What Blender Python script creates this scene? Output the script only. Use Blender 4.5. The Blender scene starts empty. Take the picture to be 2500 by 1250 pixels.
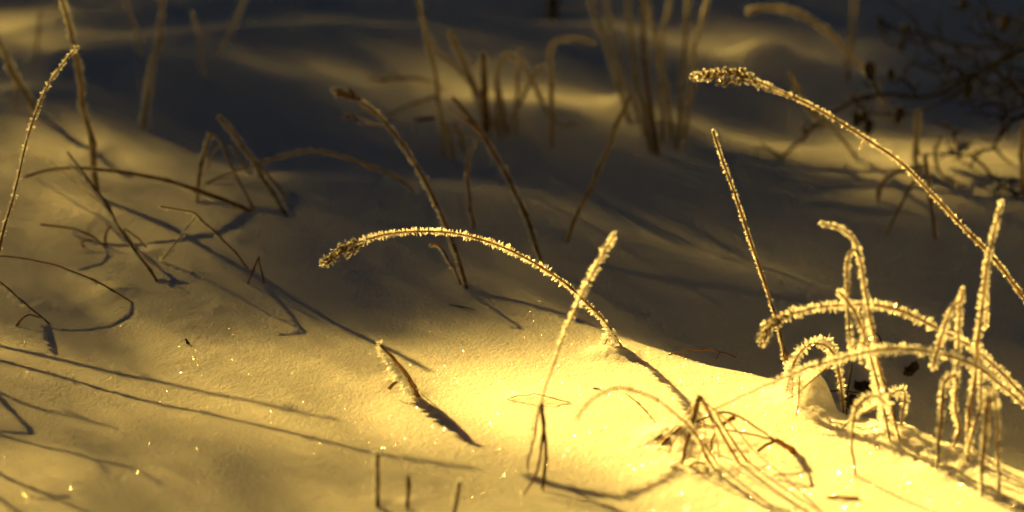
import bpy, math, random
import numpy as np
from mathutils import Vector, Matrix
random.seed(7); RNG = np.random.default_rng(7)
R = math.radians
scene = bpy.context.scene
COL = scene.collection

# ---------------------------------------------------------------- camera, sky, sun, exposure
CAM_H, PITCH, FOC = 0.51, R(20.0), 90.0
cam_d = bpy.data.cameras.new('camera'); cam = bpy.data.objects.new('camera', cam_d); COL.objects.link(cam)
cam.location = (0, 0, CAM_H); cam.rotation_euler = (R(90) - PITCH, 0, 0)
cam_d.lens = FOC; cam_d.sensor_width = 36; cam_d.clip_start = 0.02; cam_d.clip_end = 2000
cam_d.dof.use_dof = True; cam_d.dof.focus_distance = 1.325; cam_d.dof.aperture_fstop = 4.7
scene.camera = cam

SUN_AZ, SUN_EL = R(48.0), R(23.0)       # shadows run right and towards the camera
S = Vector((-math.cos(SUN_AZ)*math.cos(SUN_EL), math.sin(SUN_AZ)*math.cos(SUN_EL), math.sin(SUN_EL)))
world = bpy.data.worlds.new('World'); scene.world = world; world.use_nodes = True
wn = world.node_tree; bg = wn.nodes['Background']
sky = wn.nodes.new('ShaderNodeTexSky'); sky.sky_type = 'NISHITA'; sky.sun_disc = False
sky.sun_elevation = SUN_EL; sky.sun_rotation = math.atan2(S.x, S.y)
hs = wn.nodes.new('ShaderNodeHueSaturation'); hs.inputs['Saturation'].default_value = 1.2
wn.links.new(sky.outputs[0], hs.inputs['Color']); wn.links.new(hs.outputs[0], bg.inputs[0])
bg.inputs[1].default_value = 0.0018
sun_d = bpy.data.lights.new('sun', 'SUN'); sun = bpy.data.objects.new('sun', sun_d); COL.objects.link(sun)
sun_d.energy = 5.0; sun_d.angle = R(0.53); sun_d.color = (1.0, 0.61, 0.115)
sun.rotation_euler = S.to_track_quat('Z', 'Y').to_euler()
vs = scene.view_settings
vs.view_transform = 'Standard'; vs.look = 'None'; vs.gamma = 1.0; vs.exposure = 2.0; vs.use_curve_mapping = False

# ---------------------------------------------------------------- helpers: pixels of the 2500 x 1250 photograph to places
K = 36.0/FOC/2500.0
FW = np.array([0, math.cos(PITCH), -math.sin(PITCH)]); UP = np.array([0, math.sin(PITCH), math.cos(PITCH)])
C0 = np.array([0, 0, CAM_H])
def ray(u, v):
    return FW + UP*(-(v-625)*K) + np.array([(u-1250)*K, 0, 0])
def gnd(u, v, z=0.0):
    d = ray(u, v); t = (z-CAM_H)/d[2]; return C0 + d*t
def at_y(u, v, Y):
    d = ray(u, v); return C0 + d*(Y/d[1])
def to_px(x, y, z):
    dz = z-CAM_H; f = y*FW[1]+dz*FW[2]; w = y*UP[1]+dz*UP[2]
    return 1250 + x/f/K, 625 - w/f/K

# ---------------------------------------------------------------- terrain height
def vnoise(x, y, seed=0):
    xi = np.floor(x).astype(np.int64); yi = np.floor(y).astype(np.int64); fx = x-xi; fy = y-yi
    fx = fx*fx*fx*(fx*(fx*6-15)+10); fy = fy*fy*fy*(fy*(fy*6-15)+10)
    def hsh(a, b):
        n = (a*374761393 + b*668265263 + seed*974711) & 0xffffffff
        n = ((n ^ (n >> 13))*1274126177) & 0xffffffff
        return ((n ^ (n >> 16)) & 0xffff)/32768.0 - 1.0
    a = hsh(xi, yi); b = hsh(xi+1, yi); c = hsh(xi, yi+1); d = hsh(xi+1, yi+1)
    return (a*(1-fx)+b*fx)*(1-fy) + (c*(1-fx)+d*fx)*fy
def sstep(a, b, x):
    t = np.clip((x-a)/(b-a), 0, 1); return t*t*(3-2*t)

def ridge_line(pts, z):
    P = np.array([gnd(u, v, z) for u, v in pts]); o = np.argsort(P[:, 0]); return P[o, 0], P[o, 1]
R1 = ridge_line([(-600,690),(300,720),(900,742),(1150,755),(1350,812),(1530,866),(1700,912),(1930,968),(2100,1028),(2200,1062),(2350,1115),(2500,1168),(2800,1270)], 0.0)
RIDGES = [  # pts, height, near width, far width, x fade (start, full) in metres or None
    ([(-500,300),(-100,285),(60,280),(180,292),(320,322),(450,380),(600,440),(800,500)], 0.034, 0.20, 0.075, 'L', (-0.33, -0.02)),
    ([(500,520),(700,492),(850,482),(1000,492),(1180,478),(1400,498),(1600,535),(1900,600),(2200,650),(2500,695),(2900,750)], 0.016, 0.13, 0.05, 'R', (-0.25, -0.1)),
    ([(300,230),(500,240),(750,262),(1000,288),(1250,298),(1500,305),(1800,350),(2100,385),(2500,395),(2900,420)], 0.018, 0.13, 0.06, 'R', (-0.4, -0.2)),
    ([(300,150),(600,128),(800,116),(1050,120),(1200,146),(1350,180),(1500,222),(1700,262),(2000,300),(2600,330)], 0.024, 0.16, 0.06, 'R', (-0.6, -0.3)),
    ([(0,68),(700,10),(1000,20),(1200,50),(1500,62),(1700,92),(1900,108),(2100,150),(2800,220)], 0.022, 0.14, 0.06, 'R', (-2, -1)),
]
RL = [(ridge_line(p, A), A, wn_, wf, s, f) for p, A, wn_, wf, s, f in RIDGES]
# small features: pixel, radius x, radius y, height (metres)
BUMPS = [(1995,984,.014,.016,.014),(1965,992,.024,.020,.006),(2195,1070,.013,.013,.006),(1493,880,.009,.008,.005),(1515,886,.007,.006,.003),(1460,878,.006,.006,.002),
    (820,690,.008,.012,.006),(530,802,.004,.005,.0018),(455,836,.004,.005,.0012),
    (1290,990,.012,.007,.0025),(1650,1075,.012,.010,.005),(1610,1075,.010,.008,.003),(1720,1095,.02,.012,.004),(1780,1150,.02,.013,.003),(1690,1150,.012,.008,.003),
    (2180,1085,.012,.010,.003),(2330,1110,.013,.010,.004),(2370,1125,.012,.009,.004),(2300,1150,.010,.009,.003),(2080,1165,.009,.008,.002),
    (280,760,.010,.010,.006),(365,690,.011,.010,.004),(585,668,.006,.008,.003),(240,620,.02,.014,.004),
    (90,790,.012,.010,.003),(195,786,.008,.008,.002),(970,958,.010,.008,.003),(1020,975,.006,.006,.002),(1140,725,.014,.014,.007),(1390,605,.014,.016,.008),
    (345,318,.014,.022,.010),(150,280,.025,.03,.010),(1085,392,.014,.02,.008),(1230,345,.03,.03,.010),(1350,372,.015,.022,.010),(1590,385,.02,.025,.007),(1660,372,.018,.022,.006),(1530,320,.012,.025,.012),
    (700,520,.02,.016,.006),(240,490,.012,.016,.005),(922,1240,.005,.005,.002),(998,1243,.005,.005,.002),
    (1865,145,.03,.04,.014),(1780,130,.02,.03,-.008),(1450,110,.05,.05,.008),(1200,20,.10,.08,.01),(560,60,.1,.07,.012),(2170,255,.05,.05,.01),
    (2100,975,.016,.016,-.022),(2060,1000,.008,.010,-.012),(2215,910,.012,.018,.006),(1760,880,.022,.018,-.004),(1900,700,.10,.09,.006),(1700,800,.06,.04,-.004),(2200,840,.08,.05,-.004)]
BP = [(gnd(u, v)[:2], rx, ry, h) for u, v, rx, ry, h in BUMPS]
def H(x, y, fine=True):
    x = np.asarray(x, float); y = np.asarray(y, float)
    yr = np.interp(x, R1[0], R1[1]); t = y - yr
    a = sstep(-0.12, 0.08, x)*sstep(60, 3, np.abs(x))
    dep = 0.018 + 0.036*sstep(-0.02, 0.22, x)
    tp = np.maximum(t, 0)
    z = -dep*a*(1-np.exp(-(tp/0.055)**2))*np.exp(-(tp/0.55)**2)
    z = z - 0.003*a*(1-np.exp(-(np.minimum(t, 0)/0.22)**2))*np.exp(-(np.minimum(t,0)/1.5)**2)
    for (rx, ryy), A, wn_, wf, s, f in RL:
        yc = np.interp(x, rx, ryy); t = y-yc
        w = np.where(t < 0, wn_, wf)
        fade = (1-sstep(f[0], f[1], x)) if s == 'L' else sstep(f[0], f[1], x)
        z = z + A*fade*np.exp(-(t/w)**2)*sstep(8, 2, np.abs(x))
    z = z + 0.006*vnoise(x*4.1+3, y*5+1, 1) + 0.0018*vnoise(x*11, y*14, 2)
    for (p, rx, ry, h) in BP:
        m = ((x-p[0])/rx)**2 + ((y-p[1])/ry)**2
        z = z + h*np.exp(-m)*(1.0 if abs(h) > .012 else .6)
    if fine:
        rough = 0.55 + 0.45*vnoise(x*9, y*9, 9)
        z = z + 0.00045*vnoise(x*38, y*52, 3)*rough + 0.00016*vnoise(x*130, y*190, 4)*rough + 0.00008*vnoise(x*330, y*430, 5)
        for (p, rx, ry, h) in BP[:28]:
            if abs(h) > .0024:
                m = ((x-p[0])/(rx*1.6))**2 + ((y-p[1])/(ry*1.6))**2
                z = z + np.exp(-m)*(0.00035*vnoise(x*260, y*260, 6) + 0.00025*vnoise(x*600, y*600, 7))
    far = sstep(4, 40, np.hypot(x, y))
    return z*(1-far) + far*0.25*vnoise(x*.11, y*.11, 8)
def on_snow(u, v):
    d = ray(u, v); t = np.linspace(0.95, 4.5, 6000)
    P = C0[:, None] + d[:, None]*t
    below = P[2] < H(P[0], P[1], False)
    i = int(np.argmax(below)) if below.any() else len(t)-1
    return P[:, i]

# ---------------------------------------------------------------- materials
def mat(name):
    m = bpy.data.materials.new(name); m.use_nodes = True; nt = m.node_tree
    for n in list(nt.nodes): nt.nodes.remove(n)
    out = nt.nodes.new('ShaderNodeOutputMaterial'); return m, nt, out
def nd(nt, t, **kw):
    n = nt.nodes.new(t)
    for k, v in kw.items():
        if k in n.inputs: n.inputs[k].default_value = v
        else: setattr(n, k, v)
    return n
def snow_material():
    m, nt, out = mat('snow'); L = nt.links.new
    p = nd(nt, 'ShaderNodeBsdfPrincipled', Roughness=0.75)
    tc = nd(nt, 'ShaderNodeTexCoord')
    n1 = nd(nt, 'ShaderNodeTexNoise', Scale=14.0, Detail=5.0)
    L(tc.outputs['Object'], n1.inputs['Vector'])
    cr = nd(nt, 'ShaderNodeValToRGB'); cr.color_ramp.elements[0].color = (.80,.81,.83,1); cr.color_ramp.elements[1].color = (.90,.90,.90,1)
    L(n1.outputs[0], cr.inputs[0]); L(cr.outputs[0], p.inputs['Base Color'])
    p.inputs['Subsurface Weight'].default_value = 0.55; p.inputs['Subsurface Radius'].default_value = (1.0, .8, .6); p.inputs['Subsurface Scale'].default_value = 0.006
    p.inputs['Specular IOR Level'].default_value = 0.25
    g1 = nd(nt, 'ShaderNodeTexNoise', Scale=900.0, Detail=3.0, Roughness=0.7); L(tc.outputs['Object'], g1.inputs['Vector'])
    g2 = nd(nt, 'ShaderNodeTexNoise', Scale=420.0, Detail=4.0, Roughness=0.65); L(tc.outputs['Object'], g2.inputs['Vector'])
    b1 = nd(nt, 'ShaderNodeBump', Strength=0.8, Distance=0.0007); L(g1.outputs[0], b1.inputs['Height'])
    b2 = nd(nt, 'ShaderNodeBump', Strength=0.85, Distance=0.0013); L(g2.outputs[0], b2.inputs['Height']); L(b2.outputs[0], b1.inputs['Normal'])
    L(b1.outputs[0], p.inputs['Normal']); L(p.outputs[0], out.inputs[0]); return m
def frost_material():
    m, nt, out = mat('hoarfrost'); L = nt.links.new
    d = nd(nt, 'ShaderNodeBsdfDiffuse', Color=(.90,.91,.92,1)); t = nd(nt, 'ShaderNodeBsdfTranslucent', Color=(.92,.93,.94,1))
    g = nd(nt, 'ShaderNodeBsdfGlossy', Color=(1,1,1,1), Roughness=0.22)
    m1 = nd(nt, 'ShaderNodeMixShader', Fac=0.62); L(d.outputs[0], m1.inputs[1]); L(t.outputs[0], m1.inputs[2])
    m2 = nd(nt, 'ShaderNodeMixShader', Fac=0.10); L(m1.outputs[0], m2.inputs[1]); L(g.outputs[0], m2.inputs[2])
    L(m2.outputs[0], out.inputs[0]); return m
def straw_material(name, c1, c2, trans=0.35):
    m, nt, out = mat(name); L = nt.links.new
    tc = nd(nt, 'ShaderNodeTexCoord'); n = nd(nt, 'ShaderNodeTexNoise', Scale=160.0, Detail=4.0); L(tc.outputs['Object'], n.inputs['Vector'])
    cr = nd(nt, 'ShaderNodeValToRGB'); cr.color_ramp.elements[0].position = .35; cr.color_ramp.elements[1].position = .65
    cr.color_ramp.elements[0].color = (*c1, 1); cr.color_ramp.elements[1].color = (*c2, 1); L(n.outputs[0], cr.inputs[0])
    p = nd(nt, 'ShaderNodeBsdfPrincipled', Roughness=0.5); L(cr.outputs[0], p.inputs['Base Color'])
    t = nd(nt, 'ShaderNodeBsdfTranslucent'); L(cr.outputs[0], t.inputs[0])
    mx = nd(nt, 'ShaderNodeMixShader', Fac=trans); L(p.outputs[0], mx.inputs[1]); L(t.outputs[0], mx.inputs[2]); L(mx.outputs[0], out.inputs[0]); return m
def plain(name, c, rough=.8):
    m, nt, out = mat(name); L = nt.links.new
    tc = nd(nt, 'ShaderNodeTexCoord'); n = nd(nt, 'ShaderNodeTexNoise', Scale=60.0, Detail=5.0); L(tc.outputs['Object'], n.inputs['Vector'])
    cr = nd(nt, 'ShaderNodeValToRGB'); cr.color_ramp.elements[0].color = (*[q*.6 for q in c], 1); cr.color_ramp.elements[1].color = (*[q*1.4 for q in c], 1)
    L(n.outputs[0], cr.inputs[0])
    p = nd(nt, 'ShaderNodeBsdfPrincipled', Roughness=rough); L(cr.outputs[0], p.inputs['Base Color']); L(p.outputs[0], out.inputs[0]); return m
M_SNOW = snow_material(); M_FROST = frost_material()
M_STRAW = straw_material('dry_straw', (.16,.075,.015), (.46,.27,.07))
M_BROWN = straw_material('brown_straw', (.05,.022,.006), (.30,.15,.035), .3)
M_BG = straw_material('background_straw', (.22,.165,.075), (.44,.34,.17), .25)
M_SEED = straw_material('seed_husk', (.05,.022,.006), (.22,.12,.035), .3)
M_BARK = plain('twig_bark', (.011,.009,.008)); M_CONE = plain('cone', (.02,.015,.012)); M_LITTER = plain('wet_litter', (.045,.03,.016))
M_NEEDLE = plain('spruce_needles', (.03,.05,.02)); M_TRUNK = plain('spruce_bark', (.10,.07,.05))
def glint_material():
    m, nt, out = mat('ice_facet'); g = nd(nt, 'ShaderNodeBsdfGlossy', Color=(1,1,1,1), Roughness=0.18); nt.links.new(g.outputs[0], out.inputs[0]); return m
M_GLINT = glint_material()

# ---------------------------------------------------------------- object helpers
def np_mesh(name, V, F, material, smooth=False):
    V = np.asarray(V, np.float32); F = np.asarray(F, np.int32); k = F.shape[1]
    me = bpy.data.meshes.new(name); me.vertices.add(len(V)); me.vertices.foreach_set('co', V.ravel())
    me.loops.add(F.size); me.loops.foreach_set('vertex_index', F.ravel())
    me.polygons.add(len(F)); me.polygons.foreach_set('loop_start', np.arange(0, F.size, k, dtype=np.int32))
    me.polygons.foreach_set('use_smooth', np.full(len(F), smooth)); me.update(calc_edges=True); me.materials.append(material); return me
def link(name, me, parent=None, kind=None):
    o = bpy.data.objects.new(name, me); COL.objects.link(o)
    if parent is not None: o.parent = parent
    if kind: o['kind'] = kind
    return o
def thing(name, label, cat, loc, group=None):
    o = bpy.data.objects.new(name, None); COL.objects.link(o); o.location = loc; o.empty_display_size = .01
    o['label'] = label; o['category'] = cat
    if group: o['group'] = group
    return o
def smooth_path(P, step):
    P = np.asarray(P, float)
    if len(P) == 2: P = np.array([P[0], (P[0]+P[1])/2, P[1]])
    Q = np.vstack([2*P[0]-P[1], P, 2*P[-1]-P[-2]]); out = []
    for i in range(1, len(Q)-2):
        n = max(2, int(np.linalg.norm(Q[i+1]-Q[i])/step)); t = np.arange(n)[:, None]/n
        a, b, c, d = Q[i-1], Q[i], Q[i+1], Q[i+2]
        out.append(.5*((2*b)+(-a+c)*t+(2*a-5*b+4*c-d)*t*t+(-a+3*b-3*c+d)*t**3))
    out.append(P[-1:]); return np.vstack(out)
def nrm(a): return a/np.maximum(np.linalg.norm(a, axis=-1, keepdims=True), 1e-12)
def frames(P):
    T = nrm(np.gradient(P, axis=0)); view = nrm(P-C0)
    side = nrm(np.cross(T, view)); side *= np.where(side[:, :1] < 0, 1, -1)     # the side that looks left
    # keep the frame continuous
    for i in range(1, len(side)):
        if np.dot(side[i], side[i-1]) < 0: side[i] *= -1
    return T, side, nrm(np.cross(T, side))
def tube(P, rad, flat=1.0, n=8):
    T, sd, fr = frames(P); rad = np.asarray(rad)[:, None]
    an = np.arange(n)*2*np.pi/n
    tw = np.cumsum(RNG.normal(0, .02, len(P)))[:, None]
    V = []
    for a in an:
        V.append(P + rad*(np.cos(a)*(sd*np.cos(tw)+fr*np.sin(tw)) + flat*np.sin(a)*(fr*np.cos(tw)-sd*np.sin(tw))))
    V = np.stack(V, 1).reshape(-1, 3); m = len(P); F = []
    i = np.arange(m-1)[:, None]*n; j = np.arange(n)[None, :]; j2 = (j+1) % n
    F = np.stack([i+j, i+j2, i+n+j2, i+n+j], -1).reshape(-1, 4)
    V = np.vstack([V, P[:1], P[-1:]]); c0 = len(V)-2
    caps = [[c0, (q+1) % n, q, q] for q in range(n)]
    # end caps as degenerate-free triangles: use two quads fans
    cap = []
    for q in range(0, n, 2):
        cap.append([c0, (q+2) % n, q+1, q]); cap.append([c0+1, (m-1)*n+q, (m-1)*n+q+1, (m-1)*n+(q+2) % n])
    return V, np.vstack([F, cap])
def crystals(P, rad, dens, ln, bias, spread=0.6, plume=0.0):
    """hoarfrost needles and plates standing off a path: dens per mm, ln(t) length in metres, bias(t) in -1..1 to the left side"""
    seg = np.linalg.norm(np.diff(P, axis=0), axis=1); s = np.concatenate([[0], np.cumsum(seg)]); Ltot = s[-1]
    n = int(Ltot*1000*dens);
    if n < 3: return np.zeros((0, 3)), np.zeros((0, 4), int)
    q = RNG.uniform(0, Ltot, n); t = q/Ltot
    # clumps along the stem: crystals gather and thin out
    keep = RNG.uniform(0, 1, n) < 0.62+0.30*vnoise(q*1100, q*0+random.random()*99, 11); q = q[keep]; t = t[keep]; n = len(q)
    T, sd, fr = frames(P)
    ip = lambda A: np.stack([np.interp(q, s, A[:, k]) for k in range(3)], 1)
    p, T, sd, fr = ip(P), nrm(ip(T)), nrm(ip(sd)), nrm(ip(fr)); rr = np.interp(q, s, rad)[:, None]
    b = bias(t); sg = np.where(RNG.uniform(0, 1, n) < .5+.5*b, 1, -1)
    an = RNG.normal(0, spread, n); dirn = sd*(sg*np.cos(an))[:, None] + fr*np.sin(an)[:, None]
    base = p + dirn*rr*0.8
    lean = T*RNG.normal(.12, .5, n)[:, None] + RNG.normal(0, .18, (n, 3)); ax = nrm(dirn+lean)
    env = 0.9+0.2*vnoise(q*300, q*0+random.random()*50, 12)
    weak = np.where(sg > 0, 1.0, np.where(b > .3, .55, 1.0))
    L_ = (ln(t)*env*weak*(.30+1.55*RNG.uniform(0, 1, n)**1.7)*.90)[:, None]
    rnd = nrm(np.cross(ax, RNG.normal(0, 1, (n, 3)))); w = L_*RNG.uniform(.09, .22, n)[:, None]
    th = nrm(np.cross(ax, rnd))*w*0.35
    mid = base+ax*L_*.55
    V = np.stack([base-rnd*w*.35, mid-rnd*w+th, base+ax*L_, mid+rnd*w+th, base+rnd*w*.35], 1)
    V = np.stack([base, mid-rnd*w+th, base+ax*L_, mid+rnd*w+th], 1).reshape(-1, 3)
    F = np.arange(n*4).reshape(-1, 4)
    # split each bent kite along its keel
    return V, F
def tri_kites(F): return np.vstack([F[:, [0, 1, 2]], F[:, [0, 2, 3]]])

def path3(pts, y0, y1, pw=1):
    P = np.array([[u, v] for u, v in pts], float); sg = np.r_[0, np.cumsum(np.hypot(*np.diff(P, axis=0).T))]; t = sg/sg[-1]
    return np.array([at_y(u, v, y0+(y1-y0)*k**pw) for (u, v), k in zip(P, t)])
G_BL = 'soft out-of-focus stalks at left'; G_M = 'soft stalks in the middle distance'; G_B = 'blurred stalks in the background'
FOCUS_DENS = 17
class Plant:
    def __init__(s, name, label, cat, group, base):
        s.o = thing(name, label, cat, tuple(base), group); s.b = np.array(base); s.px = []; s.Y = []
    def note(s, pts, P): s.px += list(pts); s.Y += [p[1] for p in P]
    def y_at(s, u, v):
        i = int(np.argmin([(a-u)**2+(b-v)**2 for a, b in s.px])); return s.Y[i]
    def shaft(s, pname, P3, r0, r1, m, flat=1.0, fl=(1.6, 1.6), bias=(.9, .0), dens=None, step=.0025, spread=.55, bend=1.0, parent=None):
        P = smooth_path(P3, step); n = len(P); t = np.linspace(0, 1, n)
        P = P + np.c_[vnoise(t*9, t*0+random.random()*99), vnoise(t*9, t*0+random.random()*99), vnoise(t*9, t*0+random.random()*99)]*0.0004*bend*np.sin(np.pi*np.minimum(t*1.0,1))[:, None]
        rad = (r0+(r1-r0)*t)*1e-3*(1+.14*vnoise(t*n*.35, t*0+3, 5))
        Ls = max(.01, float(np.linalg.norm(np.diff(P, axis=0), axis=1).sum()))
        if pname == 'stem':                                 # swollen joints with a slight kink
            for _ in range(2 if Ls > .06 else 1):
                c = random.uniform(.12, .8); rad = rad*(1+.55*np.exp(-((t-c)*Ls/.0014)**2)); kd = RNG.normal(0, 1, 3)*.0009*min(1, Ls/.1)
                P = P+kd[None]*np.maximum(0, 1-np.abs(t-c)/.12)[:, None]
        V, F = tube(P, rad, flat); so = link(pname, np_mesh(pname, V-s.b, F, m, True), parent or s.o)
        so.matrix_parent_inverse.identity()
        if dens is None: dens = FOCUS_DENS
        elif dens > 18: dens = 15+(dens-18)*.25
        if dens > 0:
            fa = np.array(fl, float)*1e-3; xs = np.linspace(0, 1, len(fa)); bs = np.array(bias, float); bx = np.linspace(0, 1, len(bs))
            V, F = crystals(P, rad, dens, lambda q: np.interp(q, xs, fa), lambda q: np.interp(q, bx, bs), spread)
            # a tuft of needles over the tip
            k = int(26 if dens > 15 else 12); ax = nrm(nrm(P[-1]-P[-3])+RNG.normal(0, .55, (k, 3))); L_ = fa[-1]*RNG.uniform(.5, 1.2, k)[:, None]
            rn = nrm(np.cross(ax, RNG.normal(0, 1, (k, 3))))*L_*.18; bb = np.repeat(P[-1:], k, 0)
            V2 = np.stack([bb, bb+ax*L_*.5-rn, bb+ax*L_, bb+ax*L_*.5+rn], 1).reshape(-1, 3)
            F = np.vstack([F, np.arange(k*4).reshape(-1, 4)+len(V)]); V = np.vstack([V, V2])
            fr = link('frost', np_mesh('frost', V-s.b, tri_kites(F), M_FROST), so, 'stuff')
        return so, P
    def leaf(s, pts, w0, w1, m=None, dy=0.0, ground=False, y0=None, **kw):
        ya = s.y_at(*pts[0]) if y0 is None else y0
        yb = on_snow(*pts[-1])[1]-.001 if ground else ya+dy
        P3 = path3(pts, ya, yb); s.note(pts, P3)
        kw.setdefault('flat', .22)
        return s.shaft('leaf', P3, w0, w1, m or M_STRAW, **kw)
    def head(s, pts, n, size, dy=0.0, frost=1.3, m=None, thick=1.0):
        """a flowering spike: husks set round a short axis, each husk its own object"""
        ya = s.y_at(*pts[0]); P = smooth_path(path3(pts, ya, ya+dy), .001); T, sd, fr = frames(P)
        V, F = tube(P, np.full(len(P), .0003)); ho = link('seed_head', np_mesh('seed_head', V-s.b, F, m or M_SEED, True), s.o)
        me = husk_mesh(m or M_SEED)
        ends = []
        for i in range(n):
            k = min(len(P)-1, int((i+.5)/n*len(P))); a = i*2.4+random.uniform(-.4, .4)
            out = sd[k]*math.cos(a)+fr[k]*math.sin(a); ax = nrm(T[k]+out*.38); env = math.sin(math.pi*(.12+.80*(i+.5)/n))**.6
            o = link('husk', me, ho); z = Vector(ax); q = z.to_track_quat('Z', 'Y')
            L_ = size*1e-3*env*random.uniform(.8, 1.15); pos = P[k]+out*.00035*thick - s.b
            o.matrix_local = Matrix.LocRotScale(Vector(pos), q, Vector((L_*.27*thick, L_*.27*thick, L_*1.1)))
            ends.append((P[k]+out*.0005, ax*L_, out))
        # frost over the husks
        VV = []; per = int(26 if frost > 0 else 0)
        for b0, axl, out in ends:
            k = per; t = RNG.uniform(.0, 1.05, k)[:, None]; bb = b0+axl*t; ring = nrm(np.cross(np.repeat(nrm(axl)[None], k, 0), RNG.normal(0, 1, (k, 3))))
            bb = bb+ring*size*1e-3*.28*np.sin(np.clip(t, .05, .95)*np.pi); ax = nrm(ring+nrm(axl)*.35+RNG.normal(0, .3, (k, 3))); L_ = frost*1e-3*RNG.uniform(.4, 1.1, k)[:, None]
            rn = nrm(np.cross(ax, RNG.normal(0, 1, (k, 3))))*L_*.17
            VV.append(np.stack([bb, bb+ax*L_*.5-rn, bb+ax*L_, bb+ax*L_*.5+rn], 1).reshape(-1, 3))
        V = np.vstack(VV); link('frost', np_mesh('frost', V-s.b, tri_kites(np.arange(len(V)).reshape(-1, 4)), M_FROST), ho, 'stuff')
        return ho
_husk = {}
def husk_mesh(m):
    if m.name not in _husk:
        V = []; prof = [(0, .12), (.25, .8), (.5, 1), (.78, .6), (1, .06)]
        for z, r in prof:
            for k in range(6): V.append((r*math.cos(k*math.pi/3), r*.7*math.sin(k*math.pi/3), z))
        F = [[i*6+k, i*6+(k+1) % 6, (i+1)*6+(k+1) % 6, (i+1)*6+k] for i in range(4) for k in range(6)]
        F += [[0, 3, 2, 1], [0, 5, 4, 3], [24, 25, 26, 27], [24, 27, 28, 29]]
        _husk[m.name] = np_mesh('husk', V, F, m, True)
    return _husk[m.name]

def stalk(label, pts, r=(.55, .3), vf=None, dy=0.0, tip_ground=False, name='grass_stalk', cat='grass stalk', group='frosted grass stalks', m=None, fl=(1.6, 1.6), bias=(.9, .0), pname='stem', pw=1, **kw):
    """pts run from the base to the tip; the base stands on the snow, or at the depth of the ground seen at row vf"""
    b = on_snow(*pts[0]) if vf is None else np.array(gnd(pts[0][0], vf))
    y0 = b[1]; y1 = on_snow(*pts[-1])[1]-.001 if tip_ground else y0+dy
    P3 = path3(pts, y0, y1, pw); base = P3[0].copy()
    hz = float(H(base[0], base[1], False))
    if base[2] > hz-.003:                                   # root it in the snow
        d = nrm(P3[0]-P3[1]); k = max(0.0, base[2]-hz)+.004; sl = min(.8, k/max(.2, -d[2])/k)
        if pname != 'stub_only': P3 = np.vstack([P3[0]+np.array([d[0]*k*sl, d[1]*k*sl, -k]), P3])
    root = np.array([P3[0][0], P3[0][1], min(P3[0][2], hz)])
    if group == G_B and dy == 0 and not tip_ground: dy = .08
    if group == G_B: r = (r[0]*1.05, r[1]*1.05); fl = tuple(q*1.3 for q in fl); kw['dens'] = kw.get('dens', 6)*2.2
    elif group == G_BL: r = (r[0]*1.5, r[1]*1.5); fl = tuple(q*1.4 for q in fl); kw['dens'] = kw.get('dens', 6)*1.4
    elif group == G_M: r = (r[0]*1.25, r[1]*1.25); fl = tuple(q*1.3 for q in fl); kw['dens'] = kw.get('dens', 6)*1.3
    p = Plant(name, label, cat, group, root); p.px = list(pts); p.Y = list(path3(pts, y0, y1, pw)[:, 1])
    p.shaft(pname, P3, r[0], r[1], m or M_STRAW, fl=fl, bias=bias, **kw)
    return p

# ---------------------------------------------------------------- the snow
def axis(lo, hi, step, far, grow=1.22):
    a = list(np.arange(lo, hi, step)); s = step
    x = a[-1]
    while x < far: s *= grow; x += s; a.append(x)
    x = a[0]; s = step; pre = []
    while x > -far: s *= grow; x -= s; pre.append(x)
    return np.array(pre[::-1]+a)
xs = axis(-.42, .45, .00135, 400)
ynear = [.98]
while ynear[-1] < 2.35: ynear.append(ynear[-1]+.0014*(ynear[-1]/1.1)**1.3)
yy = ynear; s_ = .004; y_ = yy[-1]; post = []
while y_ < 400: s_ *= 1.22; y_ += s_; post.append(y_)
s_ = .0015; y_ = yy[0]; pre = []
while y_ > -400: s_ *= 1.22; y_ -= s_; pre.append(y_)
ys = np.array(pre[::-1]+yy+post)
X, Y = np.meshgrid(xs, ys); Z = H(X.ravel(), Y.ravel()).reshape(X.shape)
nx = len(xs); ny = len(ys); i = np.arange(ny-1)[:, None]*nx+np.arange(nx-1)[None, :]
F = np.stack([i, i+1, i+nx+1, i+nx], -1).reshape(-1, 4)
snow = link('snow_ground', np_mesh('snow_ground', np.stack([X, Y, Z], -1).reshape(-1, 3), F, M_SNOW, True), None, 'structure')

# loose ice plates lying in the surface: they flash where the sun reaches them
def glitter(n, r0, r1):
    u = RNG.uniform(-100, 2600, n); v = 1260-1300*RNG.uniform(0, 1, n)**1.0
    V = []
    half = nrm(np.array(S)[None, :] + 0)
    for a, b in zip(u, v):
        g = gnd(a, b); g[0] += RNG.normal(0, .002); z = float(0)
        V.append([g[0], g[1]])
    V = np.array(V); z = H(V[:, 0], V[:, 1]); c = np.c_[V, z+.0002]
    nv = nrm(nrm(C0-c)+np.array(S)); nv = nrm(nv+RNG.normal(0, .19, (n, 3)))
    a = nrm(np.cross(nv, RNG.normal(0, 1, (n, 3)))); b = np.cross(nv, a); r = (RNG.uniform(r0, r1, n)*1e-3)[:, None]
    V = np.stack([c-a*r, c-b*r*.7, c+a*r, c+b*r*.7], 1).reshape(-1, 3)
    link('snow_glitter', np_mesh('snow_glitter', V, np.arange(n*4).reshape(-1, 4), M_GLINT), None, 'stuff')['label'] = 'fine ice plates sparkling all over the sunlit snow' if r0 < .1 else 'scattered larger ice plates flashing on the snow'
glitter(30000, .07, .16)
glitter(2500, .14, .23)

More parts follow.
